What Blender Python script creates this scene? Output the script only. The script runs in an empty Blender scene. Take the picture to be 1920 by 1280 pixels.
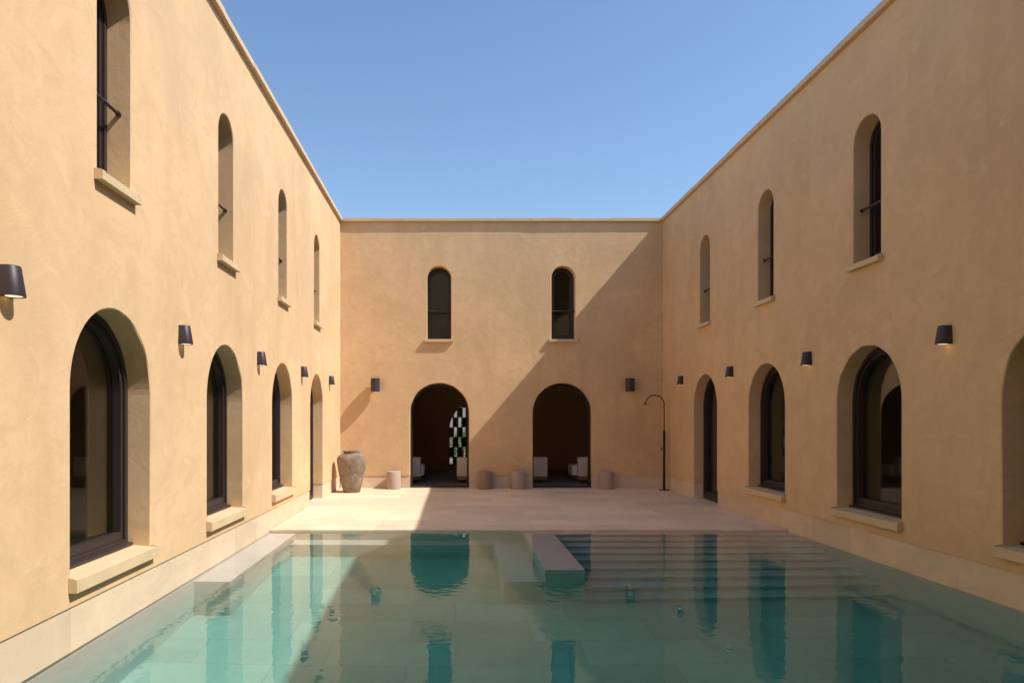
import bpy, bmesh, math, random
from mathutils import Vector, Matrix

# ------------------------------------------------------------------ camera, sky, sun
SC = bpy.context.scene
COL = SC.collection
R = math.radians
F_PX, VX, VY = 1320.0, 855.0, 785.0          # focal length and vanishing point (1920x1280 frame)
EYE = 1.603
XL, XR, YB = -2.686, 4.802, 16.337           # faces of the left, right and far walls
TOP = 6.17                                    # top of the rendered walls, coping above
WATER = -0.03

cd = bpy.data.cameras.new('camera')
cd.sensor_width = 36.0
cd.lens = F_PX / 1920 * 36.0
cd.shift_x = (960 - VX) / 1920
cd.shift_y = (VY - 640) / 1920
cd.clip_start = 0.05
cd.clip_end = 2000
cam = bpy.data.objects.new('camera', cd)
cam.location = (0, 0, EYE)
cam.rotation_euler = (R(90), 0, 0)
COL.objects.link(cam)
SC.camera = cam

SUN_L = Vector((-1.0, 0.30, -1.17)).normalized()    # direction the light travels
EL = math.asin(-SUN_L.z)
w = bpy.data.worlds.new('World')
SC.world = w
w.use_nodes = True
nt = w.node_tree
sky = nt.nodes.new('ShaderNodeTexSky')
sky.sky_type = 'NISHITA'
sky.sun_disc = False
sky.sun_elevation = EL
sky.sun_rotation = math.atan2(-SUN_L.x, -SUN_L.y)
sky.air_density = 1.2
sky.dust_density = 0.5
sky.ozone_density = 4.2
bg = nt.nodes['Background']
bg.inputs['Strength'].default_value = 0.14
nt.links.new(sky.outputs[0], bg.inputs['Color'])

sd = bpy.data.lights.new('sun', 'SUN')
sd.energy = 4.2
sd.angle = R(0.5)
sd.color = (1.0, 0.95, 0.885)
try:
    sd.cycles.is_caustics_light = True
except Exception:
    pass
sun = bpy.data.objects.new('sun', sd)
sun.rotation_euler = SUN_L.to_track_quat('-Z', 'Y').to_euler()
sun.location = (20, -6, 24)
COL.objects.link(sun)

SC.view_settings.view_transform = 'Standard'
SC.view_settings.look = 'None'
SC.view_settings.exposure = 0.37
SC.view_settings.gamma = 1.0
SC.render.engine = 'CYCLES'
cy = SC.cycles
cy.max_bounces = 14
cy.diffuse_bounces = 6
cy.glossy_bounces = 6
cy.transmission_bounces = 8
cy.transparent_max_bounces = 16
cy.sample_clamp_indirect = 6.0
cy.blur_glossy = 0.3
cy.use_denoising = True
try:
    cy.denoiser = 'OPENIMAGEDENOISE'
    cy.denoising_prefilter = 'ACCURATE'
except Exception:
    pass

# ------------------------------------------------------------------ materials
def newmat(name):
    m = bpy.data.materials.new(name)
    m.use_nodes = True
    nt = m.node_tree
    return m, nt, nt.nodes['Principled BSDF']

def N(nt, t, **kw):
    n = nt.nodes.new(t)
    for k, v in kw.items():
        setattr(n, k, v)
    return n

def noise(nt, vec, scale, detail=6, rough=0.6, dist=0.0):
    n = N(nt, 'ShaderNodeTexNoise')
    n.inputs['Scale'].default_value = scale
    n.inputs['Detail'].default_value = detail
    n.inputs['Roughness'].default_value = rough
    n.inputs['Distortion'].default_value = dist
    if vec is not None:
        nt.links.new(vec, n.inputs['Vector'])
    return n.outputs['Fac']

def ramp(nt, fac, stops):
    r = N(nt, 'ShaderNodeValToRGB')
    e = r.color_ramp.elements
    while len(e) < len(stops):
        e.new(0.5)
    for i, (p, c) in enumerate(stops):
        e[i].position = p
        e[i].color = (c[0], c[1], c[2], 1) if not isinstance(c, (int, float)) else (c, c, c, 1)
    nt.links.new(fac, r.inputs['Fac'])
    return r.outputs['Color']

def mix(nt, a, b, fac, mode='MIX'):
    m = N(nt, 'ShaderNodeMix', data_type='RGBA', blend_type=mode)
    for s, v in ((m.inputs[0], fac), (m.inputs[6], a), (m.inputs[7], b)):
        if isinstance(v, (int, float)):
            s.default_value = v
        elif isinstance(v, (tuple, list)):
            s.default_value = (v[0], v[1], v[2], 1)
        else:
            nt.links.new(v, s)
    return m.outputs[2]

def mathn(nt, op, a, b=None, clamp=False):
    m = N(nt, 'ShaderNodeMath', operation=op, use_clamp=clamp)
    for i, v in enumerate((a, b)):
        if v is None:
            continue
        if isinstance(v, (int, float)):
            m.inputs[i].default_value = v
        else:
            nt.links.new(v, m.inputs[i])
    return m.outputs[0]

def pos(nt):
    return N(nt, 'ShaderNodeNewGeometry').outputs['Position']

def objco(nt):
    return N(nt, 'ShaderNodeTexCoord').outputs['Object']

def mapping(nt, vec, scale=(1, 1, 1), loc=(0, 0, 0), rot=(0, 0, 0)):
    m = N(nt, 'ShaderNodeMapping')
    m.inputs['Scale'].default_value = scale
    m.inputs['Location'].default_value = loc
    m.inputs['Rotation'].default_value = rot
    nt.links.new(vec, m.inputs['Vector'])
    return m.outputs[0]

def bump(nt, bsdf, h, strength, dist, prev=None):
    b = N(nt, 'ShaderNodeBump')
    b.inputs['Strength'].default_value = strength
    b.inputs['Distance'].default_value = dist
    nt.links.new(h, b.inputs['Height'])
    if prev is not None:
        nt.links.new(prev, b.inputs['Normal'])
    if bsdf is not None:
        nt.links.new(b.outputs[0], bsdf.inputs['Normal'])
    return b.outputs[0]

def plaster_mat(name, base, amount=1.0):
    m, nt, b = newmat(name)
    p = pos(nt)
    big = noise(nt, p, 0.55, 5, 0.6, 0.6)
    streak = noise(nt, mapping(nt, p, (1.6, 1.6, 0.35)), 1.1, 6, 0.65, 0.4)
    med = noise(nt, p, 3.2, 7, 0.68, 0.8)
    fine = noise(nt, p, 160, 3, 0.7)
    f1 = ramp(nt, big, [(0.30, 0.0), (0.72, 1.0)])
    c = mix(nt, tuple(x * (1 - .07 * amount) for x in base), tuple(min(.95, x * (1 + .06 * amount)) for x in base), f1)
    c = mix(nt, c, tuple(base[i] * (0.80, 0.76, 0.72)[i] for i in range(3)),
            mathn(nt, 'MULTIPLY', ramp(nt, streak, [(0.50, 0.0), (0.78, 1.0)]), 0.34 * amount))
    c = mix(nt, c, tuple(min(.95, base[i] * (1.10, 1.13, 1.18)[i]) for i in range(3)),
            mathn(nt, 'MULTIPLY', ramp(nt, med, [(0.52, 0.0), (0.74, 1.0)]), 0.40 * amount))
    hue = ramp(nt, noise(nt, mapping(nt, p, (1, 1, 0.7), (7, 3, 1)), 0.9, 5, 0.62, 0.9), [(0.34, 0.0), (0.66, 1.0)])
    c = mix(nt, c, mix(nt, (1.0, 0.99, 0.935), (1.0, 0.98, 0.99), hue), 0.9, 'MULTIPLY')
    trowel = ramp(nt, noise(nt, mapping(nt, p, (1, 1, 1.6), (2, 9, 4)), 2.1, 8, 0.72, 1.6), [(0.50, 0.0), (0.62, 1.0)])
    c = mix(nt, c, tuple(base[i] * (0.90, 0.87, 0.83)[i] for i in range(3)), mathn(nt, 'MULTIPLY', trowel, 0.30 * amount))
    spots = ramp(nt, noise(nt, p, 11, 4, 0.7), [(0.68, 0.0), (0.78, 1.0)])
    c = mix(nt, c, tuple(x * 0.80 for x in base), mathn(nt, 'MULTIPLY', spots, 0.22 * amount))
    nt.links.new(c, b.inputs['Base Color'])
    b.inputs['Roughness'].default_value = 0.93
    b.inputs['Specular IOR Level'].default_value = 0.15
    n1 = bump(nt, None, med, 0.35, 0.02)
    bump(nt, b, fine, 0.40, 0.004, n1)
    return m

def stone_mat(name, base, joint=None, jmap=None, pores=0.5, var=0.12, rough=0.75, bumpd=0.004, axes='XY', offs=(0, 0)):
    """pale limestone; joint=(length, height) lays slabs whose tone varies and whose joints show"""
    m, nt, b = newmat(name)
    p = pos(nt)
    cl = noise(nt, mapping(nt, p, (1, 1, 2.2)), 1.9, 7, 0.65, 0.7)
    c = mix(nt, tuple(x * (1 - var) for x in base), tuple(min(.93, x * (1 + var * .7)) for x in base),
            ramp(nt, cl, [(0.28, 0.0), (0.74, 1.0)]))
    med = noise(nt, p, 14, 6, 0.7, 0.5)
    c = mix(nt, c, tuple(base[i] * (0.86, 0.80, 0.72)[i] for i in range(3)),
            mathn(nt, 'MULTIPLY', ramp(nt, med, [(0.52, 0.0), (0.75, 1.0)]), 0.35))
    h = None
    if joint:
        sx = N(nt, 'ShaderNodeSeparateXYZ')
        nt.links.new(p, sx.inputs[0])
        cx = N(nt, 'ShaderNodeCombineXYZ')
        nt.links.new(mathn(nt, 'ADD', sx.outputs[axes[0]], offs[0]), cx.inputs[0])
        nt.links.new(mathn(nt, 'ADD', sx.outputs[axes[1]], offs[1]), cx.inputs[1])
        br = N(nt, 'ShaderNodeTexBrick')
        br.offset = 0.37
        br.offset_frequency = 2
        nt.links.new(cx.outputs[0], br.inputs['Vector'])
        br.inputs['Color1'].default_value = (0.0, 0.0, 0.0, 1)
        br.inputs['Color2'].default_value = (1, 1, 1, 1)
        br.inputs['Mortar'].default_value = (0.5, 0.5, 0.5, 1)
        br.inputs['Scale'].default_value = 1.0
        br.inputs['Mortar Size'].default_value = joint[2] if len(joint) > 2 else 0.003
        br.inputs['Mortar Smooth'].default_value = 0.2
        br.inputs['Bias'].default_value = 0.0
        br.inputs['Brick Width'].default_value = joint[0]
        br.inputs['Row Height'].default_value = joint[1]
        tone = mix(nt, (0.89, 0.87, 0.85), (1.06, 1.05, 1.03), br.outputs['Color'])
        c = mix(nt, c, tone, 1.0, 'MULTIPLY')
        c = mix(nt, c, tuple(x * 0.62 for x in base), mathn(nt, 'MULTIPLY', br.outputs['Fac'], 0.55))
        h = br.outputs['Fac']
    pore = ramp(nt, noise(nt, mapping(nt, p, (1, 1, 1.0)), 60, 3, 0.6), [(0.66, 0.0), (0.74, 1.0)])
    c = mix(nt, c, tuple(x * 0.6 for x in base), mathn(nt, 'MULTIPLY', pore, 0.5 * pores))
    nt.links.new(c, b.inputs['Base Color'])
    b.inputs['Roughness'].default_value = rough
    b.inputs['Specular IOR Level'].default_value = 0.3
    hh = mathn(nt, 'SUBTRACT', mathn(nt, 'MULTIPLY', med, 0.6), mathn(nt, 'MULTIPLY', pore, pores))
    n1 = bump(nt, b, hh, 0.45, bumpd)
    if h is not None:
        n2 = bump(nt, b, mathn(nt, 'SUBTRACT', 1.0, h), 0.5, 0.004, n1)
    return m

def plain_mat(name, base, rough=0.6, metal=0.0, var=0.1, scale=8, bumpd=0.001, spec=0.5, space='obj'):
    m, nt, b = newmat(name)
    p = objco(nt) if space == 'obj' else pos(nt)
    f = noise(nt, p, scale, 6, 0.65, 0.3)
    c = mix(nt, tuple(x * (1 - var) for x in base), tuple(x * (1 + var) for x in base), f)
    nt.links.new(c, b.inputs['Base Color'])
    b.inputs['Roughness'].default_value = rough
    b.inputs['Metallic'].default_value = metal
    b.inputs['Specular IOR Level'].default_value = spec
    bump(nt, b, noise(nt, p, scale * 14, 3, 0.6), 0.3, bumpd)
    return m

def glass_mat(name, tint):
    m = bpy.data.materials.new(name)
    m.use_nodes = True
    nt = m.node_tree
    nt.nodes.clear()
    out = N(nt, 'ShaderNodeOutputMaterial')
    g = N(nt, 'ShaderNodeNewGeometry')
    dot = N(nt, 'ShaderNodeVectorMath', operation='DOT_PRODUCT')
    nt.links.new(g.outputs['Normal'], dot.inputs[0])
    nt.links.new(g.outputs['Incoming'], dot.inputs[1])
    c = mathn(nt, 'SUBTRACT', 1.0, mathn(nt, 'ABSOLUTE', dot.outputs['Value']), True)
    fr = mathn(nt, 'ADD', mathn(nt, 'MULTIPLY', mathn(nt, 'POWER', c, 5.0), 0.91), 0.09, True)
    tr = N(nt, 'ShaderNodeBsdfTransparent')
    tr.inputs['Color'].default_value = (*tint, 1)
    gl = N(nt, 'ShaderNodeBsdfGlossy')
    gl.inputs['Roughness'].default_value = 0.0
    mx = N(nt, 'ShaderNodeMixShader')
    nt.links.new(fr, mx.inputs[0])
    nt.links.new(tr.outputs[0], mx.inputs[1])
    nt.links.new(gl.outputs[0], mx.inputs[2])
    nt.links.new(mx.outputs[0], out.inputs['Surface'])
    return m

def water_mat():
    m = bpy.data.materials.new('clear pool water')
    m.use_nodes = True
    nt = m.node_tree
    nt.nodes.clear()
    out = N(nt, 'ShaderNodeOutputMaterial')
    g = N(nt, 'ShaderNodeBsdfGlass')
    g.inputs['IOR'].default_value = 1.333
    g.inputs['Roughness'].default_value = 0.0
    g.inputs['Color'].default_value = (1, 1, 1, 1)
    p = pos(nt)
    h1 = noise(nt, mapping(nt, p, (1.0, 1.35, 1)), 8.0, 1.0, 0.4, 0.3)
    h2 = noise(nt, p, 1.1, 2, 0.5, 0.2)
    patch = ramp(nt, noise(nt, p, 0.45, 2, 0.5), [(0.35, 0.25), (0.65, 1.0)])
    b1 = bump(nt, None, mathn(nt, 'MULTIPLY', h1, patch), 0.45, 0.0052)
    b2 = bump(nt, None, h2, 0.25, 0.004, b1)
    nt.links.new(b2, g.inputs['Normal'])
    nt.links.new(g.outputs[0], out.inputs['Surface'])
    return m

def tint_mat():
    m = bpy.data.materials.new('green blue tint of the water body')
    m.use_nodes = True
    nt = m.node_tree
    nt.nodes.clear()
    out = N(nt, 'ShaderNodeOutputMaterial')
    va = N(nt, 'ShaderNodeVolumeAbsorption')
    va.inputs['Color'].default_value = (0.03, 0.90, 0.89, 1)
    va.inputs['Density'].default_value = 0.44
    nt.links.new(va.outputs[0], out.inputs['Volume'])
    return m

def emit_mat(name, col, st):
    m = bpy.data.materials.new(name)
    m.use_nodes = True
    nt = m.node_tree
    nt.nodes.clear()
    out = N(nt, 'ShaderNodeOutputMaterial')
    e = N(nt, 'ShaderNodeEmission')
    e.inputs['Color'].default_value = (*col, 1)
    e.inputs['Strength'].default_value = st
    nt.links.new(e.outputs[0], out.inputs['Surface'])
    return m

def pot_mat():
    m, nt, b = newmat('weathered grey clay')
    p = objco(nt)
    a = noise(nt, p, 3.5, 8, 0.7, 1.2)
    c = ramp(nt, a, [(0.25, (0.075, 0.055, 0.04)), (0.5, (0.24, 0.185, 0.135)), (0.75, (0.40, 0.32, 0.24))])
    lime = ramp(nt, noise(nt, p, 6.0, 9, 0.75, 2.0), [(0.56, 0.0), (0.70, 1.0)])
    c = mix(nt, c, (0.46, 0.38, 0.30), mathn(nt, 'MULTIPLY', lime, 0.55))
    drip = ramp(nt, noise(nt, mapping(nt, p, (9, 9, 0.9)), 1.0, 5, 0.6), [(0.5, 0.0), (0.7, 1.0)])
    c = mix(nt, c, (0.10, 0.075, 0.055), mathn(nt, 'MULTIPLY', drip, 0.45))
    nt.links.new(c, b.inputs['Base Color'])
    b.inputs['Roughness'].default_value = 0.85
    n1 = bump(nt, None, a, 0.5, 0.012)
    bump(nt, b, noise(nt, p, 60, 4, 0.7), 0.4, 0.004, n1)
    return m

def wood_mat():
    m, nt, b = newmat('oiled teak')
    p = objco(nt)
    f = noise(nt, mapping(nt, p, (1.5, 18, 18)), 2.0, 5, 0.6, 0.5)
    nt.links.new(ramp(nt, f, [(0.3, (0.20, 0.10, 0.04)), (0.7, (0.40, 0.23, 0.10))]), b.inputs['Base Color'])
    b.inputs['Roughness'].default_value = 0.5
    return m

def leaf_mat(name, a, bcol):
    m, nt, b = newmat(name)
    f = noise(nt, pos(nt), 5, 3, 0.6)
    nt.links.new(ramp(nt, f, [(0.3, a), (0.7, bcol)]), b.inputs['Base Color'])
    b.inputs['Roughness'].default_value = 0.6
    return m

M = {
    'plaster': plaster_mat('sand coloured lime plaster', (0.695, 0.483, 0.280), 1.9),
    'coping': stone_mat('pale sandstone coping', (0.62, 0.47, 0.31), pores=0.9, rough=0.85),
    'sill': stone_mat('yellow limestone', (0.64, 0.49, 0.29), pores=1.0, rough=0.85, bumpd=0.008),
    'plinth_side': stone_mat('cream limestone slabs', (0.70, 0.555, 0.39), joint=(0.92, 3.0, 0.0025), axes='YZ', offs=(0.25, 1.9), pores=0.2),
    'plinth_far': stone_mat('cream limestone slabs on the far wall', (0.70, 0.56, 0.42), joint=(0.62, 3.0, 0.0025), axes='XZ', offs=(0.1, 1.9), pores=0.2),
    'travertine': stone_mat('pinkish travertine paving', (0.80, 0.64, 0.46), joint=(1.15, 0.62, 0.0022), axes='XY', pores=0.35, rough=0.6, var=0.09),
    'edge_stone': stone_mat('travertine pool edge', (0.80, 0.635, 0.46), joint=(0.46, 3.0, 0.003), axes='XY', offs=(0.1, -9.0), pores=0.3, rough=0.6),
    'pool_floor': stone_mat('pool floor slabs', (0.56, 0.52, 0.46), joint=(1.15, 0.55, 0.006), axes='XY', pores=0.3, rough=0.8),
    'pool_stone': stone_mat('pool lining stone', (0.66, 0.55, 0.50), pores=0.3, rough=0.8),
    'divider_stone': stone_mat('pink divider stone', (0.82, 0.63, 0.58), pores=0.3, rough=0.8),
    'bronze': plain_mat('dark bronze metal', (0.050, 0.036, 0.034), 0.42, 0.3, 0.12, 6),
    'lamp': plain_mat('brown violet powder coat', (0.040, 0.029, 0.036), 0.5, 0.0, 0.12, 14),
    'black': plain_mat('matt black steel', (0.012, 0.010, 0.010), 0.45, 0.2, 0.1, 10),
    'glass': glass_mat('window glass', (0.80, 0.83, 0.80)),
    'water': water_mat(),
    'tint': tint_mat(),
    'glow': emit_mat('lamp glow', (1.0, 0.76, 0.46), 1.25),
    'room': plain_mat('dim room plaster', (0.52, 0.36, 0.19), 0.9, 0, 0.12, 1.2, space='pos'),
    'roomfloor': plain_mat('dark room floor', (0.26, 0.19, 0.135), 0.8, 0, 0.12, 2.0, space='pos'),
    'roof': plain_mat('grey roof gravel', (0.30, 0.26, 0.22), 0.95, 0, 0.2, 6, space='pos'),
    'pot': pot_mat(),
    'stool': plain_mat('pink beige concrete', (0.43, 0.33, 0.27), 0.8, 0, 0.10, 5, 0.002),
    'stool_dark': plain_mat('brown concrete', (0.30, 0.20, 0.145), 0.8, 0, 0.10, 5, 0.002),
    'fabric': plain_mat('off white upholstery', (0.88, 0.79, 0.67), 0.95, 0, 0.05, 20, 0.002, 0.2),
    'wood': wood_mat(),
    'lattice': plain_mat('dark brick', (0.10, 0.06, 0.04), 0.9, 0, 0.2, 6, space='pos'),
    'ground': plain_mat('dry garden ground', (0.26, 0.22, 0.14), 0.95, 0, 0.25, 0.8, space='pos'),
    'leaf': leaf_mat('garden leaves', (0.035, 0.075, 0.015), (0.11, 0.16, 0.04)),
    'bark': plain_mat('bark', (0.12, 0.08, 0.05), 0.9, 0, 0.25, 9),
    'pale': plaster_mat('pale garden wall render', (0.46, 0.40, 0.35)),
}

# ------------------------------------------------------------------ mesh helpers
class MB:
    def __init__(self):
        self.bm = bmesh.new()

    def face(self, pts):
        vs = [self.bm.verts.new(p) for p in pts]
        try:
            return self.bm.faces.new(vs)
        except ValueError:
            return None

    def box(self, a, b, bevel=0.0):
        x0, y0, z0 = (min(a[i], b[i]) for i in range(3))
        x1, y1, z1 = (max(a[i], b[i]) for i in range(3))
        v = [self.bm.verts.new(p) for p in ((x0, y0, z0), (x1, y0, z0), (x1, y1, z0), (x0, y1, z0),
                                           (x0, y0, z1), (x1, y0, z1), (x1, y1, z1), (x0, y1, z1))]
        fs = [self.bm.faces.new([v[i] for i in q]) for q in
              ((3, 2, 1, 0), (4, 5, 6, 7), (0, 1, 5, 4), (1, 2, 6, 5), (2, 3, 7, 6), (3, 0, 4, 7))]
        if bevel > 0:
            es = list({e for f in fs for e in f.edges})
            bmesh.ops.bevel(self.bm, geom=es, offset=bevel, segments=2, affect='EDGES', profile=0.6)
        return self

    def prism(self, poly, fn, a, b):
        """poly of 2D points, fn(p, t) -> 3D, extruded from t=a to t=b"""
        A = [self.bm.verts.new(fn(p, a)) for p in poly]
        B = [self.bm.verts.new(fn(p, b)) for p in poly]
        n = len(poly)
        self.bm.faces.new(A)
        self.bm.faces.new(B[::-1])
        for i in range(n):
            self.bm.faces.new([A[i], B[i], B[(i + 1) % n], A[(i + 1) % n]])
        return self

    def lathe(self, prof, c=(0, 0, 0), seg=48, cap=True):
        rings = []
        for r, z in prof:
            rings.append([self.bm.verts.new((c[0] + r * math.cos(2 * math.pi * k / seg),
                                             c[1] + r * math.sin(2 * math.pi * k / seg), c[2] + z)) for k in range(seg)])
        for a, b in zip(rings, rings[1:]):
            for k in range(seg):
                self.bm.faces.new([a[k], a[(k + 1) % seg], b[(k + 1) % seg], b[k]])
        if cap:
            self.bm.faces.new(rings[0][::-1])
            self.bm.faces.new(rings[-1])
        return self

    def tube(self, pts, r, seg=14):
        pts = [Vector(p) for p in pts]
        rings = []
        prev = None
        for i, p in enumerate(pts):
            d = (pts[min(i + 1, len(pts) - 1)] - pts[max(i - 1, 0)]).normalized()
            if prev is None:
                u = d.orthogonal().normalized()
            else:
                u = (prev - d * prev.dot(d)).normalized()
            prev = u
            v = d.cross(u)
            rr = r[i] if isinstance(r, (list, tuple)) else r
            rings.append([self.bm.verts.new(p + (u * math.cos(2 * math.pi * k / seg) + v * math.sin(2 * math.pi * k / seg)) * rr)
                          for k in range(seg)])
        for a, b in zip(rings, rings[1:]):
            for k in range(seg):
                self.bm.faces.new([a[k], a[(k + 1) % seg], b[(k + 1) % seg], b[k]])
        self.bm.faces.new(rings[0][::-1])
        self.bm.faces.new(rings[-1])
        return self

    def build(self, name, mat, parent=None, smooth=False, recalc=True, merge=False):
        if merge:
            bmesh.ops.remove_doubles(self.bm, verts=self.bm.verts, dist=1e-5)
        if recalc:
            bmesh.ops.recalc_face_normals(self.bm, faces=self.bm.faces)
        me = bpy.data.meshes.new(name)
        self.bm.to_mesh(me)
        self.bm.free()
        me.materials.append(M[mat])
        if smooth:
            for p in me.polygons:
                p.use_smooth = True
            try:
                me.set_sharp_from_angle(angle=R(35))
            except Exception:
                pass
        o = bpy.data.objects.new(name, me)
        COL.objects.link(o)
        if parent is not None:
            o.parent = parent
            wm = Matrix.Translation(parent.location) if parent.type == 'EMPTY' else Matrix.Identity(4)
            o.matrix_parent_inverse = wm.inverted()
        return o

def tag(o, label=None, cat=None, group=None, kind=None):
    if label:
        o['label'] = label
    if cat:
        o['category'] = cat
    if group:
        o['group'] = group
    if kind:
        o['kind'] = kind
    return o

def thing(name, label, cat, loc, group=None):
    o = bpy.data.objects.new(name, None)
    o.empty_display_size = 0.2
    o.location = loc
    COL.objects.link(o)
    return tag(o, label, cat, group)

def copy_tree(o, parent=None):
    c = o.copy()
    COL.objects.link(c)
    if parent is not None:
        c.parent = parent
    for ch in [x for x in bpy.data.objects if x.parent == o]:
        copy_tree(ch, c)
    return c

# ------------------------------------------------------------------ arched walls
SEG = 40
def arch(c, w_, zb, zt, e=0.0, seg=SEG):
    """outline of an arched opening, from bottom left up and over to bottom right"""
    h = w_ / 2 + e
    zs = zt - w_ / 2
    pts = [(c - h, zb - e)]
    for k in range(seg + 1):
        a = math.pi - math.pi * k / seg
        pts.append((c + h * math.cos(a), zs + h * math.sin(a)))
    pts.append((c + h, zb - e))
    return pts

def wall_band(mb, fn, u0, u1, z0, z1, ops, thick, e=0.010, open_bottom=False):
    """a band of wall with a row of arched openings; fn(u, n, z) -> world, n into the wall"""
    for n in (0.0, thick):
        ee = e if n == 0 else 0.0
        u = u0
        for (c, w_, zb, zt) in ops:
            a = c - w_ / 2 - ee
            b = c + w_ / 2 + ee
            zbb = max(z0, zb - ee)
            mb.face([fn(u, n, z0), fn(a, n, z0), fn(a, n, z1), fn(u, n, z1)])
            if zbb > z0 + 1e-6:
                mb.face([fn(a, n, z0), fn(b, n, z0), fn(b, n, zbb), fn(a, n, zbb)])
            P = arch(c, w_, zb, zt, ee)[1:-1]
            for p, q in zip(P, P[1:]):
                mb.face([fn(p[0], n, p[1]), fn(q[0], n, q[1]), fn(q[0], n, z1), fn(p[0], n, z1)])
            u = b
        mb.face([fn(u, n, z0), fn(u1, n, z0), fn(u1, n, z1), fn(u, n, z1)])
    for (c, w_, zb, zt) in ops:
        low = zb <= z0 + 1e-6
        A = arch(c, w_, zb, zt, e)
        B = [(x + 0.0035 * math.sin(17 * z + 5 * c), z + 0.003 * math.sin(23 * x + 9 * c) * (z > zt - w_ / 2)) for x, z in arch(c, w_, zb, zt, 0)]
        if low:
            A[0] = (A[0][0], z0); A[-1] = (A[-1][0], z0)
            B[0] = (B[0][0], z0); B[-1] = (B[-1][0], z0)
        rings = [(A, 0.0), (B, e), (B, thick)]
        for (P, n), (Q, m) in zip(rings, rings[1:]):
            k = len(P)
            for i in range(k if not low else k - 1):
                j = (i + 1) % k
                mb.face([fn(*((P[i][0], n, P[i][1]))), fn(P[j][0], n, P[j][1]), fn(Q[j][0], m, Q[j][1]), fn(Q[i][0], m, Q[i][1])])
    if open_bottom:
        pass
    # end caps, top and bottom edges
    mb.face([fn(u0, 0, z0), fn(u0, thick, z0), fn(u0, thick, z1), fn(u0, 0, z1)])
    mb.face([fn(u1, 0, z0), fn(u1, thick, z0), fn(u1, thick, z1), fn(u1, 0, z1)])

def frame_ring(mb, fn, c, w_, zb, zt, off, wid, n0, n1, bottom=None):
    """arched ring of metal: outline inset by off, bar width wid, between depths n0 and n1"""
    b = wid if bottom is None else bottom
    def outl(o, bo):
        return [(x, z) for x, z in arch(c, w_ - 2 * o, zb + bo, zt - o)]
    A = outl(off, off)
    B = outl(off + wid, off + b)
    k = len(A)
    for n in (n0, n1):
        for i in range(k):
            j = (i + 1) % k
            mb.face([fn(A[i][0], n, A[i][1]), fn(A[j][0], n, A[j][1]), fn(B[j][0], n, B[j][1]), fn(B[i][0], n, B[i][1])])
    for P in (A, B):
        for i in range(k):
            j = (i + 1) % k
            mb.face([fn(P[i][0], n0, P[i][1]), fn(P[j][0], n0, P[j][1]), fn(P[j][0], n1, P[j][1]), fn(P[i][0], n1, P[i][1])])

THICK = 0.36
REV = 0.20
LOW_W, LOW_T, LOW_B = 1.29, 2.46, 0.485
UP_W, UP_T, UP_B = 0.555, 5.145, 3.45

def make_window(root, fn, c, w_, zb, zt, kind):
    """kind: tall (ground floor window), slim (upper window), door"""
    name = 'door' if kind == 'door' else 'window'
    mb = MB()
    if kind == 'doorway':     # slim frame of a door that stands slid open
        frame_ring(mb, fn, c, w_, zb, zt, 0.001, 0.028, REV - 0.06, REV + 0.03, 0.02)
        frame_ring(mb, fn, c, w_, zb, zt, 0.0, 0.045, REV + 0.06, REV + 0.11, 0.02)
        return mb.build('door_frame', 'bronze', root)
    fw = 0.05 if kind != 'slim' else 0.045
    frame_ring(mb, fn, c, w_, zb, zt, 0.001, fw, REV, REV + 0.11, 0.07)
    frame_ring(mb, fn, c, w_, zb, zt, fw + 0.004, 0.04, REV + 0.020, REV + 0.105, 0.085)
    if kind == 'tall':        # drip rail at the foot of the frame
        a, b = c - w_ / 2 + 0.012, c + w_ / 2 - 0.012
        prof = [(REV - 0.001, zb + 0.045), (REV - 0.05, zb + 0.034), (REV - 0.05, zb + 0.018), (REV - 0.001, zb + 0.018)]
        mb.prism(prof, lambda p, t: fn(t, p[0], p[1]), a, b)
    wn = mb.build(name, 'bronze', root)
    g = MB()
    P = arch(c, w_ - 2 * (fw + 0.03), zb + 0.11, zt - fw - 0.03)
    g.prism(P, lambda p, t: fn(p[0], t, p[1]), REV + 0.080, REV + 0.090)
    g.build('pane', 'glass', wn)
    if kind != 'door':
        # stone sill: sloping top, stooled ends standing under the jambs
        s = MB()
        ext = 0.03 if kind == 'tall' else 0.052
        out = 0.062 if kind == 'tall' else 0.066
        th = 0.086 if kind == 'tall' else 0.062
        a, b = c - w_ / 2 - ext, c + w_ / 2 + ext
        zt_, zf = zb + 0.012, zb - 0.004
        s.prism([(-out, zf), (-out, zf - th), (0.003, zf - th), (0.003, zb - 0.02), (REV - 0.002, zb - 0.02), (REV - 0.002, zt_), (0.0, zb)],
                lambda p, t: fn(t, p[0], p[1]), c - w_ / 2 + 0.002, c + w_ / 2 - 0.002)
        for s0, s1 in ((a, c - w_ / 2), (c + w_ / 2, b)):
            s.prism([(-out, zf + 0.006), (-out, zf - th), (-0.002, zf - th), (-0.002, zb + 0.014), (-out * .5, zb + 0.012)],
                    lambda p, t: fn(t, p[0], p[1]), s0, s1)
        s.build('sill', 'sill', wn)
    if kind == 'slim':
        r = MB()
        zr = zb + 0.665
        n = 0.10
        r.tube([fn(c - w_ / 2 + 0.002, n, zr), fn(c + w_ / 2 - 0.002, n, zr)], 0.014)
        for sgn in (-1, 1):
            u = c + sgn * (w_ / 2 - 0.002)
            r.tube([fn(u, n, zr), fn(u - sgn * 0.035, n, zr)], 0.021)
        r.build('guard_rail', 'bronze', wn, smooth=True)
    return wn

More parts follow.
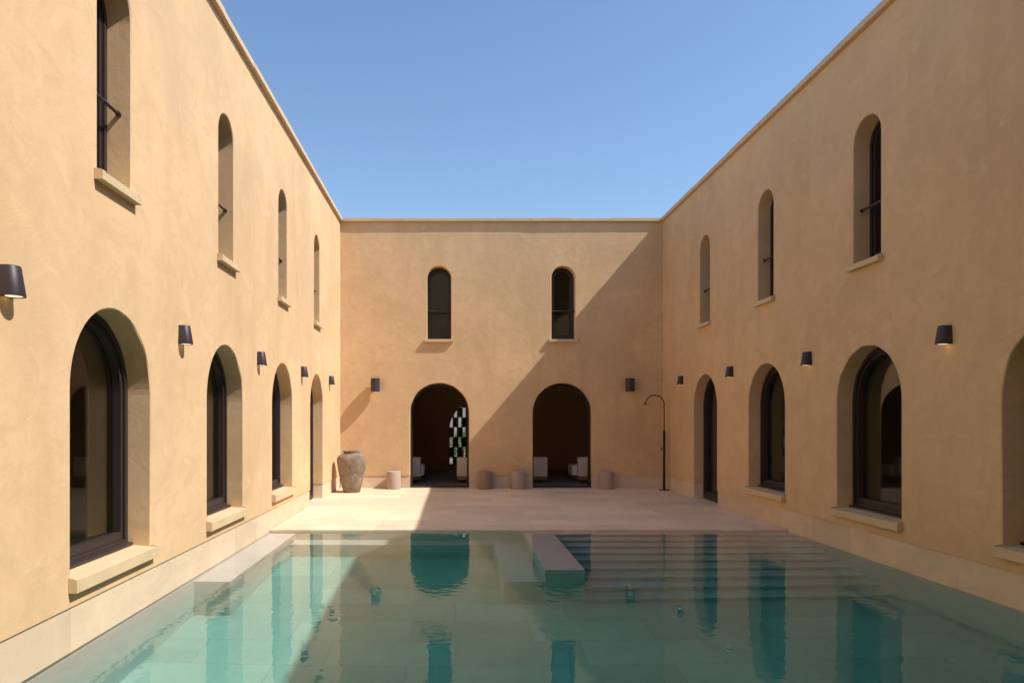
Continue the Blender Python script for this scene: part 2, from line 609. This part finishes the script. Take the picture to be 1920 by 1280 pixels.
def wing_face(root, fn, u0, u1, lows, doors, ups, open_doors=False, top=TOP, plinth='plinth_side', seed=1, coping_u=None, zcut=3.0):
    mb = MB()
    ops = [(c, LOW_W if wd is None else wd, (0.29 if d else LOW_B), zt) for (c, wd, d, zt) in
           sorted([(c, wd, False, LOW_T) for c, wd in lows] + [(c, wd, True, zt) for c, wd, zt in doors])]
    wall_band(mb, fn, u0, u1, 0.29, zcut, ops, THICK)
    wall_band(mb, fn, u0, u1, zcut, top, [(c, UP_W, UP_B, UP_T) for c in ups], THICK)
    u = u0
    for c, wd, zt in sorted(doors) + [(None, None, None)]:
        e = u1 if c is None else c - wd / 2 - 0.01
        mb.face([fn(u, 0, 0.29), fn(e, 0, 0.29), fn(e, 0.04, 0.29), fn(u, 0.04, 0.29)])
        if c is not None:
            u = c + wd / 2 + 0.01
    mb.build('wall', 'plaster', root, merge=True)
    # stone base, set back 8 mm so that the render casts its thin shadow line
    u = u0
    for c, wd, zt in sorted(doors) + [(None, None, None)]:
        e = u1 if c is None else c - wd / 2 - 0.006
        MB().box(fn(u, 0.014, -0.10), fn(e, THICK - 0.004, 0.288)).build('plinth', plinth, root)
        if c is not None:
            u = c + wd / 2 + 0.006
    # coping stones
    rnd = random.Random(seed)
    cp = MB()
    a, b = coping_u or (u0, u1)
    u = a
    while u < b - 1e-4:
        L = min(rnd.uniform(0.85, 1.25), b - u)
        if b - u - L < 0.4:
            L = b - u
        dz = rnd.uniform(-0.005, 0.005)
        dn = rnd.uniform(-0.005, 0.005)
        cp.box(fn(u + 0.002, -0.064 + dn, top + 0.001), fn(u + L - 0.002, THICK + 0.05, top + 0.075 + dz), 0.005)
        u += L
    cp.build('coping', 'coping', root)
    for c, wd in lows:
        make_window(root, fn, c, LOW_W if wd is None else wd, LOW_B, LOW_T, 'tall')
    for c, wd, zt in doors:
        make_window(root, fn, c, wd, 0.012, zt, 'doorway' if open_doors else 'door')
    for c in ups:
        make_window(root, fn, c, UP_W, UP_B, UP_T, 'slim')

fnL = lambda u, n, z: (XL - n, u, z)
fnR = lambda u, n, z: (XR + n, u, z)
fnB = lambda u, n, z: (u, YB + n, z)
YN = -3.0                                         # face of the wing behind the camera
fnN = lambda u, n, z: (u, YN - n, z)

ROWS = [2.86, 5.55, 8.24, 10.93, 13.60]
left = thing('courtyard_wing', 'sunlit sand coloured stucco wing along the left side of the pool', 'building', (XL, 6, 0))
wing_face(left, fnL, YN, YB, [(y, None) for y in ROWS[:4]], [(ROWS[4], 1.25, LOW_T)], ROWS, seed=3, coping_u=(YN, YB + 0.056))
right = thing('courtyard_wing', 'shaded sand coloured stucco wing along the right side of the pool', 'building', (XR, 6, 0))
wing_face(right, fnR, YN, YB, [(y, None) for y in ROWS[:4]], [(ROWS[4], 1.28, LOW_T)], ROWS, seed=5, coping_u=(YN, YB + 0.056))
back = thing('courtyard_wing', 'stucco wing closing the far end with two arched doorways and a diagonal shadow', 'building', (1, YB, 0))
wing_face(back, fnB, XL, XR, [], [(-0.384, 1.37, 2.435), (2.47, 1.37, 2.435)], [-0.39, 2.488], open_doors=True, plinth='plinth_far', seed=8,
          coping_u=(XL + 0.072, XR - 0.072))
near = thing('courtyard_wing', 'unseen stucco wing behind the viewer, made tall to darken reflections in the far windows', 'building', (1, YN, 0))
wing_face(near, fnN, XL, XR, [], [(-0.384, 1.37, 2.435), (2.47, 1.37, 2.435)], [-0.39, 2.488], top=10.5, plinth='plinth_far', seed=9)  # out of view; extra height added to keep sky out of far window reflections

# ------------------------------------------------------------------ rooms behind the walls
def rooms(root, x0, x1, y0, y1, skip, partitions=(), roof_z=6.0, axis='y'):
    """floor, outer walls, ceilings and roof of a wing; skip = the side already closed by the courtyard wall"""
    m = MB()
    t = 0.25
    zt = roof_z
    if skip != 'x1':
        m.box((x1 - t, y0, 0.02), (x1, y1, zt - 0.02))
    if skip != 'x0':
        m.box((x0, y0, 0.02), (x0 + t, y1, zt - 0.02))
    ax0 = x0 + (t if skip != 'x0' else 0) + 0.002
    ax1 = x1 - (t if skip != 'x1' else 0) - 0.002
    if skip != 'y1':
        m.box((ax0, y1 - t, 0.02), (ax1, y1, zt - 0.02))
    if skip != 'y0':
        m.box((ax0, y0, 0.02), (ax1, y0 + t, zt - 0.02))
    m.box((ax0 + .002, y0 + t + .002, 2.93), (ax1 - .002, y1 - t - .002, 3.22))
    for q in partitions:
        if axis == 'y':
            m.box((ax0 + .004, q - 0.08, 0.02), (ax1 - .004, q + 0.08, 2.92))
            m.box((ax0 + .004, q - 0.08, 3.23), (ax1 - .004, q + 0.08, zt - 0.02))
        else:
            m.box((q - 0.08, y0 + t + .004, 3.23), (q + 0.08, y1 - t - .004, zt - 0.02))
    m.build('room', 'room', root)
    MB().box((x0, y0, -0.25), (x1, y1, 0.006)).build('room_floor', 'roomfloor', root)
    MB().box((x0, y0, zt), (x1, y1, zt + 0.12)).build('roof', 'roof', root)

rooms(left, -8.0, XL - THICK - 0.003, YN, YB + THICK, 'x1', (1.5, 6.9, 12.3))
rooms(right, XR + THICK + 0.003, 10.2, YN, YB + THICK, 'x0', (1.5, 6.9, 12.3))
rooms(near, -8.0, 10.2, -8.0, YN - THICK - 0.004, 'y1', (), 10.3)

# the lounge behind the far wall, its end wall pierced by an arched brick lattice
YE = 22.0
bx0, bx1 = -8.0, 10.2
y0 = YB + THICK + 0.003
m = MB()
LAT = (0.75, 1.93, 0.19, 2.19)
fnE = lambda u, n, z: (u, YE + n, z)
wall_band(m, fnE, bx0, bx1, 0.02, 3.0, [LAT], 0.25, e=0.004)
wall_band(m, fnE, bx0, bx1, 3.0, 5.98, [], 0.25)
m.box((bx0, y0, 0.02), (bx0 + .25, YE - .003, 5.98))
m.box((bx1 - .25, y0, 0.02), (bx1, YE - .003, 5.98))
m.box((bx0 + .253, y0, 2.93), (bx1 - .253, YE - .003, 3.22))
m.box((0.95, y0 + .004, 3.23), (1.15, YE - .006, 5.97))
m.box((-2.95, y0 + .004, 0.02), (-2.75, YE - .006, 2.92))
m.box((4.95, y0 + .004, 0.02), (5.15, YE - .006, 2.92))
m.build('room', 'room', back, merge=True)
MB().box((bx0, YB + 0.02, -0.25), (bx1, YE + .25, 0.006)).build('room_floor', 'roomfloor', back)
MB().box((bx0, y0, 6.0), (bx1, YE + .25, 6.12)).build('roof', 'roof', back)
lt = MB()
px, pw, ph = 0.135, 0.09, 0.31
k0 = int((LAT[0] - LAT[1] / 2 - 0.2) / px) - 1
for k in range(k0, k0 + 18):
    xa = k * px - 0.06
    lt.box((xa + pw, YE + 0.08, 0.1), (xa + px, YE + 0.16, 2.3))
    for j in range(8):
        if (j + k) % 2 == 0:
            z = 0.10 + j * ph
            lt.box((xa + 0.001, YE + 0.082, z), (xa + pw - 0.001, YE + 0.158, z + ph))
lt.build('brick_lattice', 'lattice', back)

# ------------------------------------------------------------------ terrace and pool
YT = 10.2
def structure(name, mb, mat, **kw):
    return tag(mb.build(name, mat, **kw), kind='structure')
t = MB()
t.box((XL - 0.005, YT + 0.434, -0.06), (XR + 0.005, YB + 0.019, 0.0))
for c, wd in ((ROWS[4], 1.25),):
    t.box((XL - REV, c - wd / 2 - .004, -0.06), (XL - 0.006, c + wd / 2 + .004, 0.0))
for c, wd in ((ROWS[4], 1.28),):
    t.box((XR + 0.006, c - wd / 2 - .004, -0.06), (XR + REV, c + wd / 2 + .004, 0.0))
structure('terrace', t, 'travertine')
t = MB()
t.box((XL - 0.005, YT, -0.055), (XR + 0.005, YT + 0.43, 0.0), 0.006)
structure('pool_edge', t, 'edge_stone')
t = MB()
t.box((XL - 0.005, YN - 0.02, -0.06), (XR + 0.005, 1.3, 0.0), 0.006)
structure('near_terrace', t, 'travertine')

FLOOR = WATER - 1.40
b = MB()
b.box((XL - 0.3, 0.9, FLOOR - 0.2), (XR + 0.3, YT + 0.4, FLOOR))
structure('pool_floor', b, 'pool_floor')
b = MB()
b.box((XL - 0.34, -2.9, FLOOR + 0.001), (XL - 0.009, YB, -0.101))
b.box((XR + 0.009, -2.9, FLOOR + 0.001), (XR + 0.34, YB, -0.101))
b.box((XL - 0.008, YT + 0.012, FLOOR + 0.001), (XR + 0.008, YT + 0.40, -0.062))
b.box((XL - 0.008, 1.0, FLOOR + 0.001), (XR + 0.008, 1.29, -0.062))
pool_basin = structure('pool_basin', b, 'pool_stone')
prof = [(YT + 0.02, FLOOR - 0.01)]
for i in range(9, 0, -1):
    zt_ = WATER - (0.015 + 0.157 * (i - 1))
    yf = 10.23 - 0.28 * i
    zlow = FLOOR - 0.01 if i == 9 else WATER - (0.015 + 0.157 * i)
    prof += [(yf, zlow), (yf, zt_)]
prof += [(YT + 0.02, WATER - 0.015)]
b = MB()
b.prism(prof, lambda p, t: (t, p[0], p[1]), 1.40, XR + 0.012)
pool_steps = structure('pool_steps', b, 'pool_stone')
b = MB()
b.box((0.97, 7.69, FLOOR - 0.01), (1.41, YT + 0.015, WATER - 0.06), 0.008)
structure('pool_divider', b, 'divider_stone')
b = MB()
b.box((0.52, 7.72, FLOOR - 0.01), (0.985, YT + 0.014, WATER - 0.60), 0.008)
b.box((XL - 0.012, 7.24, FLOOR - 0.01), (-2.32, YT + 0.016, WATER - 0.16), 0.008)
b.box((-2.33, 9.85, FLOOR - 0.01), (0.53, YT + 0.0145, WATER - 0.65), 0.008)
structure('pool_ledge', b, 'pool_stone')
b = MB()
WX0, WX1, WY0, WY1, WZ0 = XL - 0.05, XR + 0.05, 1.15, YT + 0.05, FLOOR - 0.05
for q in (((WX0, WY0, WATER), (WX1, WY0, WATER), (WX1, WY1, WATER), (WX0, WY1, WATER)),
          ((WX0, WY1, WZ0), (WX1, WY1, WZ0), (WX1, WY0, WZ0), (WX0, WY0, WZ0)),
          ((WX0, WY0, WZ0), (WX1, WY0, WZ0), (WX1, WY0, WATER), (WX0, WY0, WATER)),
          ((WX1, WY1, WZ0), (WX0, WY1, WZ0), (WX0, WY1, WATER), (WX1, WY1, WATER)),
          ((WX0, WY1, WZ0), (WX0, WY0, WZ0), (WX0, WY0, WATER), (WX0, WY1, WATER)),
          ((WX1, WY0, WZ0), (WX1, WY1, WZ0), (WX1, WY1, WATER), (WX1, WY0, WATER))):
    b.face(q)                      # unshared corners: smooth shaded yet flat, as refracted sunlight needs
water = structure('pool_water', b, 'water', recalc=False)
for p in water.data.polygons:
    p.use_smooth = True
# the body of water: absorption only, its lid a few millimetres above the refracting surface
body = structure('water_body', MB().box((WX0 + .01, WY0 + .01, WZ0 + .01), (WX1 - .01, WY1 - .01, WATER + 0.004)), 'tint')
try:
    water.cycles.is_caustics_caster = True
    for o in bpy.data.objects:
        if o.name.startswith(('pool_floor', 'pool_basin', 'pool_ledge', 'pool_divider', 'pool_steps')):
            o.cycles.is_caustics_receiver = True
except Exception as ex:
    print('caustics', ex)

# ground outside the buildings, one sheet with the courtyard block left out
g = MB()
G, z = 900.0, -0.03
X0, X1, Y0, Y1 = -8.0, 10.2, -8.0, YE + .25
for a in (((-G, -G), (G, -G), (G, Y0), (-G, Y0)), ((-G, Y1), (G, Y1), (G, G), (-G, G)),
          ((-G, Y0), (X0, Y0), (X0, Y1), (-G, Y1)), ((X1, Y0), (G, Y0), (G, Y1), (X1, Y1))):
    g.face([(x, y, z) for x, y in a])
structure('ground', g, 'ground', merge=True)

# ------------------------------------------------------------------ wall lamps
def d_loft(mb, fn, c, z0, z1, w0, w1, p0, p1, back0=0.0, seg=18):
    """D-shaped body from the bottom (w0, p0) to the top (w1, p1), flat side on the wall"""
    def ring(w_, p, z):
        pts = [(-w_ / 2, back0), ]
        for k in range(seg + 1):
            a = math.pi - math.pi * k / seg
            pts.append((w_ / 2 * math.cos(a), -(p - w_ * .42) * 1.0 - w_ * .42 * math.sin(a)))
        pts.append((w_ / 2, back0))
        return [mb.bm.verts.new(fn(c + x, n, z)) for x, n in pts]
    return ring

def sconce(fn, u, label, grp, z0=2.325, z1=2.512):
    loc = fn(u, 0, z0)
    root = thing('wall_lamp', label, 'wall lamp', loc, grp)
    mb = MB()
    ring = d_loft(mb, fn, u, z0, z1, 0, 0, 0, 0)
    rows = [ring(0.134, 0.116, z0 + 0.004), ring(0.134, 0.118, z0 + 0.010), ring(0.112, 0.090, z1 - 0.004), ring(0.108, 0.086, z1)]
    inner = ring(0.122, 0.110, z0 + 0.004)
    deep = ring(0.116, 0.106, z0 + 0.030)
    k = len(rows[0])
    for A, B in list(zip(rows, rows[1:])) + [(inner, rows[0]), (deep, inner)]:
        for i in range(k):
            j = (i + 1) % k
            mb.bm.faces.new([A[i], A[j], B[j], B[i]])
    mb.bm.faces.new(rows[-1])
    mb.bm.faces.new(deep)
    mb.build('shade', 'lamp', root, smooth=True)
    g = MB()
    c = Vector(fn(u, -0.056, z0 + 0.007))
    g.lathe([(0.047, 0.0), (0.047, 0.014)], c, 28)
    g.build('bulb', 'glow', root)
    return root

def drum_lamp(u, label, grp):
    z0, z1 = 2.236, 2.535
    root = thing('wall_lamp', label, 'wall lamp', (u, YB, z0), grp)
    r = 0.104
    c = (u, YB - 0.045 - r, z0)
    h = z1 - z0
    mb = MB()
    mb.lathe([(r - .008, 0.03), (r - .008, 0.002), (r - .003, 0.0), (r, 0.004), (r, h - .004), (r - .003, h), (r - .008, h - .002), (r - .008, h - .03)], c, 48)
    mb.build('shade', 'lamp', root, smooth=True)
    MB().box((u - .03, YB - .055, z0 + .10), (u + .03, YB - .001, z0 + .20)).build('bracket', 'lamp', root)
    MB().lathe([(0.05, 0.0), (0.05, 0.012)], (c[0], c[1], z0 + 0.012), 28).build('bulb', 'glow', root)
    return root

LY = [4.19, 6.87, 9.56, 12.25, 14.93]
near_to = ['largest, cut by the picture edge', 'between first and second windows', 'between second and third windows',
           'between third window and door', 'in the corner beyond the door']
for y, txt in zip(LY, near_to):
    sconce(fnL, y, 'brown wall lamp on the sunlit left wall, ' + txt, 'tapered lamps on the side walls')
near_to = [None, 'largest, nearest the viewer', 'between the two arched windows',
           'between arched window and narrow door', 'above the outdoor shower']
for y, txt in list(zip(LY, near_to))[1:]:
    sconce(fnR, y, 'lit wall lamp on the shaded right wall, ' + txt, 'tapered lamps on the side walls')
drum_lamp((705 - VX) / 80.8, 'dark drum wall lamp throwing a long slanted shadow on the sunlit far wall', 'drum lamps on the far wall')
drum_lamp((1178.5 - VX) / 80.8, 'dark drum wall lamp on the shaded part of the far wall', 'drum lamps on the far wall')

# ------------------------------------------------------------------ pot, stools, shower
pr = thing('clay_pot', 'tall weathered grey clay jar standing in the sunny left corner of the terrace', 'pot', (-2.285, 15.42, 0))
prof = [(0.0, 0.005), (0.165, 0.0), (0.178, 0.008), (0.188, 0.03), (0.222, 0.16), (0.258, 0.31), (0.288, 0.46), (0.312, 0.60), (0.323, 0.68), (0.322, 0.725),
        (0.310, 0.765), (0.285, 0.795), (0.245, 0.822), (0.205, 0.838), (0.183, 0.846), (0.176, 0.858), (0.180, 0.875),
        (0.190, 0.892), (0.192, 0.905), (0.184, 0.914), (0.170, 0.912), (0.158, 0.895), (0.152, 0.865), (0.165, 0.82), (0.24, 0.76), (0.27, 0.70), (0.2, 0.1), (0.0, 0.06)]
mb = MB()
mb.lathe(prof[1:-1], (-2.285, 15.42, 0.0), 72)
rnd = random.Random(4)
for v in mb.bm.verts:
    d = Vector((v.co.x + 2.285, v.co.y - 15.42))
    a = math.atan2(d.y, d.x)
    s = 1 + 0.006 * math.sin(3 * a + v.co.z * 4) + 0.005 * math.sin(7 * a - v.co.z * 9) + rnd.uniform(-.0015, .0015)
    v.co.x = -2.285 + d.x * s
    v.co.y = 15.42 + d.y * s
o = mb.build('body', 'pot', pr, smooth=True)

def stool(x, y, mat, label):
    mb = MB()
    r, h = 0.164, 0.405
    mb.lathe([(r - .010, 0.0), (r - .002, 0.004), (r, 0.012), (r, h - .016), (r - .004, h - .006), (r - .014, h), (0.04, h + .002)], (0, 0, 0), 56)
    o = mb.build('stool', mat, None, smooth=True)
    o.location = (x, y, 0.001)
    return tag(o, label, 'stool', 'round concrete stools along the far wall')
stool((738 - VX) * 16.15 / F_PX, 16.15, 'stool', 'pale round stool in full sun between the clay jar and left doorway')
stool((910 - VX) * 16.15 / F_PX, 16.15, 'stool_dark', 'brown round stool in shadow just right of the left doorway')
stool((972 - VX) * 16.15 / F_PX, 16.15, 'stool', 'greyish pink round stool just left of the right doorway')
stool((1137 - VX) * 16.15 / F_PX, 16.15, 'stool', 'pinkish round stool between the right doorway and the shower')

sx, sy = 4.69, 15.86
sh = thing('outdoor_shower', 'slim black outdoor shower with curved neck in the shaded right corner', 'shower', (sx, sy, 0))
MB().box((sx - .10, sy - .10, 0.0), (sx + .10, sy + .10, 0.014), 0.003).build('base_plate', 'black', sh)
MB().lathe([(0.028, 0.014), (0.028, 1.35)], (sx, sy, 0), 24).build('post', 'black', sh, smooth=True)
pts = [(sx, sy, 1.34), (sx, sy, 1.6), (sx, sy, 1.90)]
ra = 0.212
for k in range(0, 25):
    a = math.pi * k / 24
    pts.append((sx - ra + ra * math.cos(a), sy, 1.925 + ra * math.sin(a)))
pts.append((sx - 2 * ra, sy, 1.962 - 0.06))
neck = MB().tube(pts[:-2], 0.0125).build('neck', 'black', sh, smooth=True)
zh = pts[-3][2]
MB().lathe([(0.012, 0.02), (0.016, 0.008), (0.082, 0.004), (0.086, 0.0), (0.086, -.006)], (pts[-3][0], sy, zh - 0.02), 36).build('shower_head', 'black', sh, smooth=True)
v = MB()
v.tube([(sx - .02, sy, 0.93), (sx - .075, sy, 0.93)], 0.010)
v.tube([(sx - .066, sy, 0.89), (sx - .066, sy, 0.97)], 0.008)
v.build('valve', 'black', sh, smooth=True)

# ------------------------------------------------------------------ sofas in the lounge
def sofa(x0, x1, label, cushion=0):
    root = thing('sofa', label, 'sofa', ((x0 + x1) / 2, 17.6, 0.006), 'low white sofas in the lounge')
    MB().box((x0 + .01, 17.62, 0.075), (x1 - .01, 18.5, 0.162), 0.006).build('base', 'wood', root)
    for x in (x0 + .12, x1 - .18):
        MB().box((x, 17.72, 0.006), (x + .06, 18.4, 0.074)).build('leg', 'black', root)
    MB().box((x0, 17.60, 0.164), (x1, 17.82, 0.645), 0.03).build('backrest', 'fabric', root, smooth=True)
    MB().box((x0 + (-.12 if cushion < 0 else .01), 17.822, 0.164), (x1 + (.08 if cushion > 0 else -.01), 18.5, 0.43), 0.04).build('seat', 'fabric', root, smooth=True)
    return root
sofa(-2.45, -0.893, 'low white sofa showing its back at the left jamb of the left doorway', 1)
sofa(0.02, 2.29, 'low white sofa standing across the gap between the two doorways')
sofa(3.06, 4.6, 'low white sofa showing its back at the right jamb of the right doorway', -1)

# ------------------------------------------------------------------ garden behind the lattice
gw = thing('garden_wall', 'pale rendered garden wall seen through the brick lattice', 'wall', (2, 33, 0))
MB().box((-10, 33, -0.1), (16, 33.3, 2.6)).build('wall_body', 'pale', gw)
MB().box((-10, 32.96, 2.601), (16, 33.34, 2.68), 0.01).build('cap', 'coping', gw)

def bush(x, y, h, wd, seed, label):
    root = thing('garden_shrub', label, 'shrub', (x, y, -0.03), 'shrubs in the garden behind the lattice')
    rnd = random.Random(seed)
    st = MB()
    for k in range(5):
        a = rnd.uniform(0, 6.28)
        st.tube([(x, y, -0.03), (x + .2 * wd * math.cos(a), y + .2 * wd * math.sin(a), h * .45), (x + .36 * wd * math.cos(a), y + .36 * wd * math.sin(a), h * .8)],
                [0.025, 0.015, 0.006], 7)
    st.build('stem', 'bark', root)
    lf = MB()
    cl = [(rnd.gauss(0, wd * .28), rnd.gauss(0, wd * .28), rnd.uniform(.15, .95) * h) for _ in range(40)]
    for _ in range(1500):
        c = rnd.choice(cl)
        p = Vector((x + c[0] + rnd.gauss(0, .10), y + c[1] + rnd.gauss(0, .10), max(.05, c[2] + rnd.gauss(0, .10))))
        d = Vector((rnd.gauss(0, 1), rnd.gauss(0, 1), rnd.gauss(.3, .7))).normalized()
        s = d.orthogonal().normalized() * rnd.uniform(.018, .03)
        L = rnd.uniform(.06, .11)
        lf.face([p, p + d * L * .5 + s, p + d * L, p + d * L * .5 - s])
    lf.build('foliage', 'leaf', root, recalc=False)
bush(0.25, 25.3, 1.15, 1.3, 1, 'leafy green shrub seen low through the left openings of the brick lattice')
bush(1.55, 26.2, 1.25, 1.5, 2, 'leafy green shrub seen low through the right openings of the brick lattice')
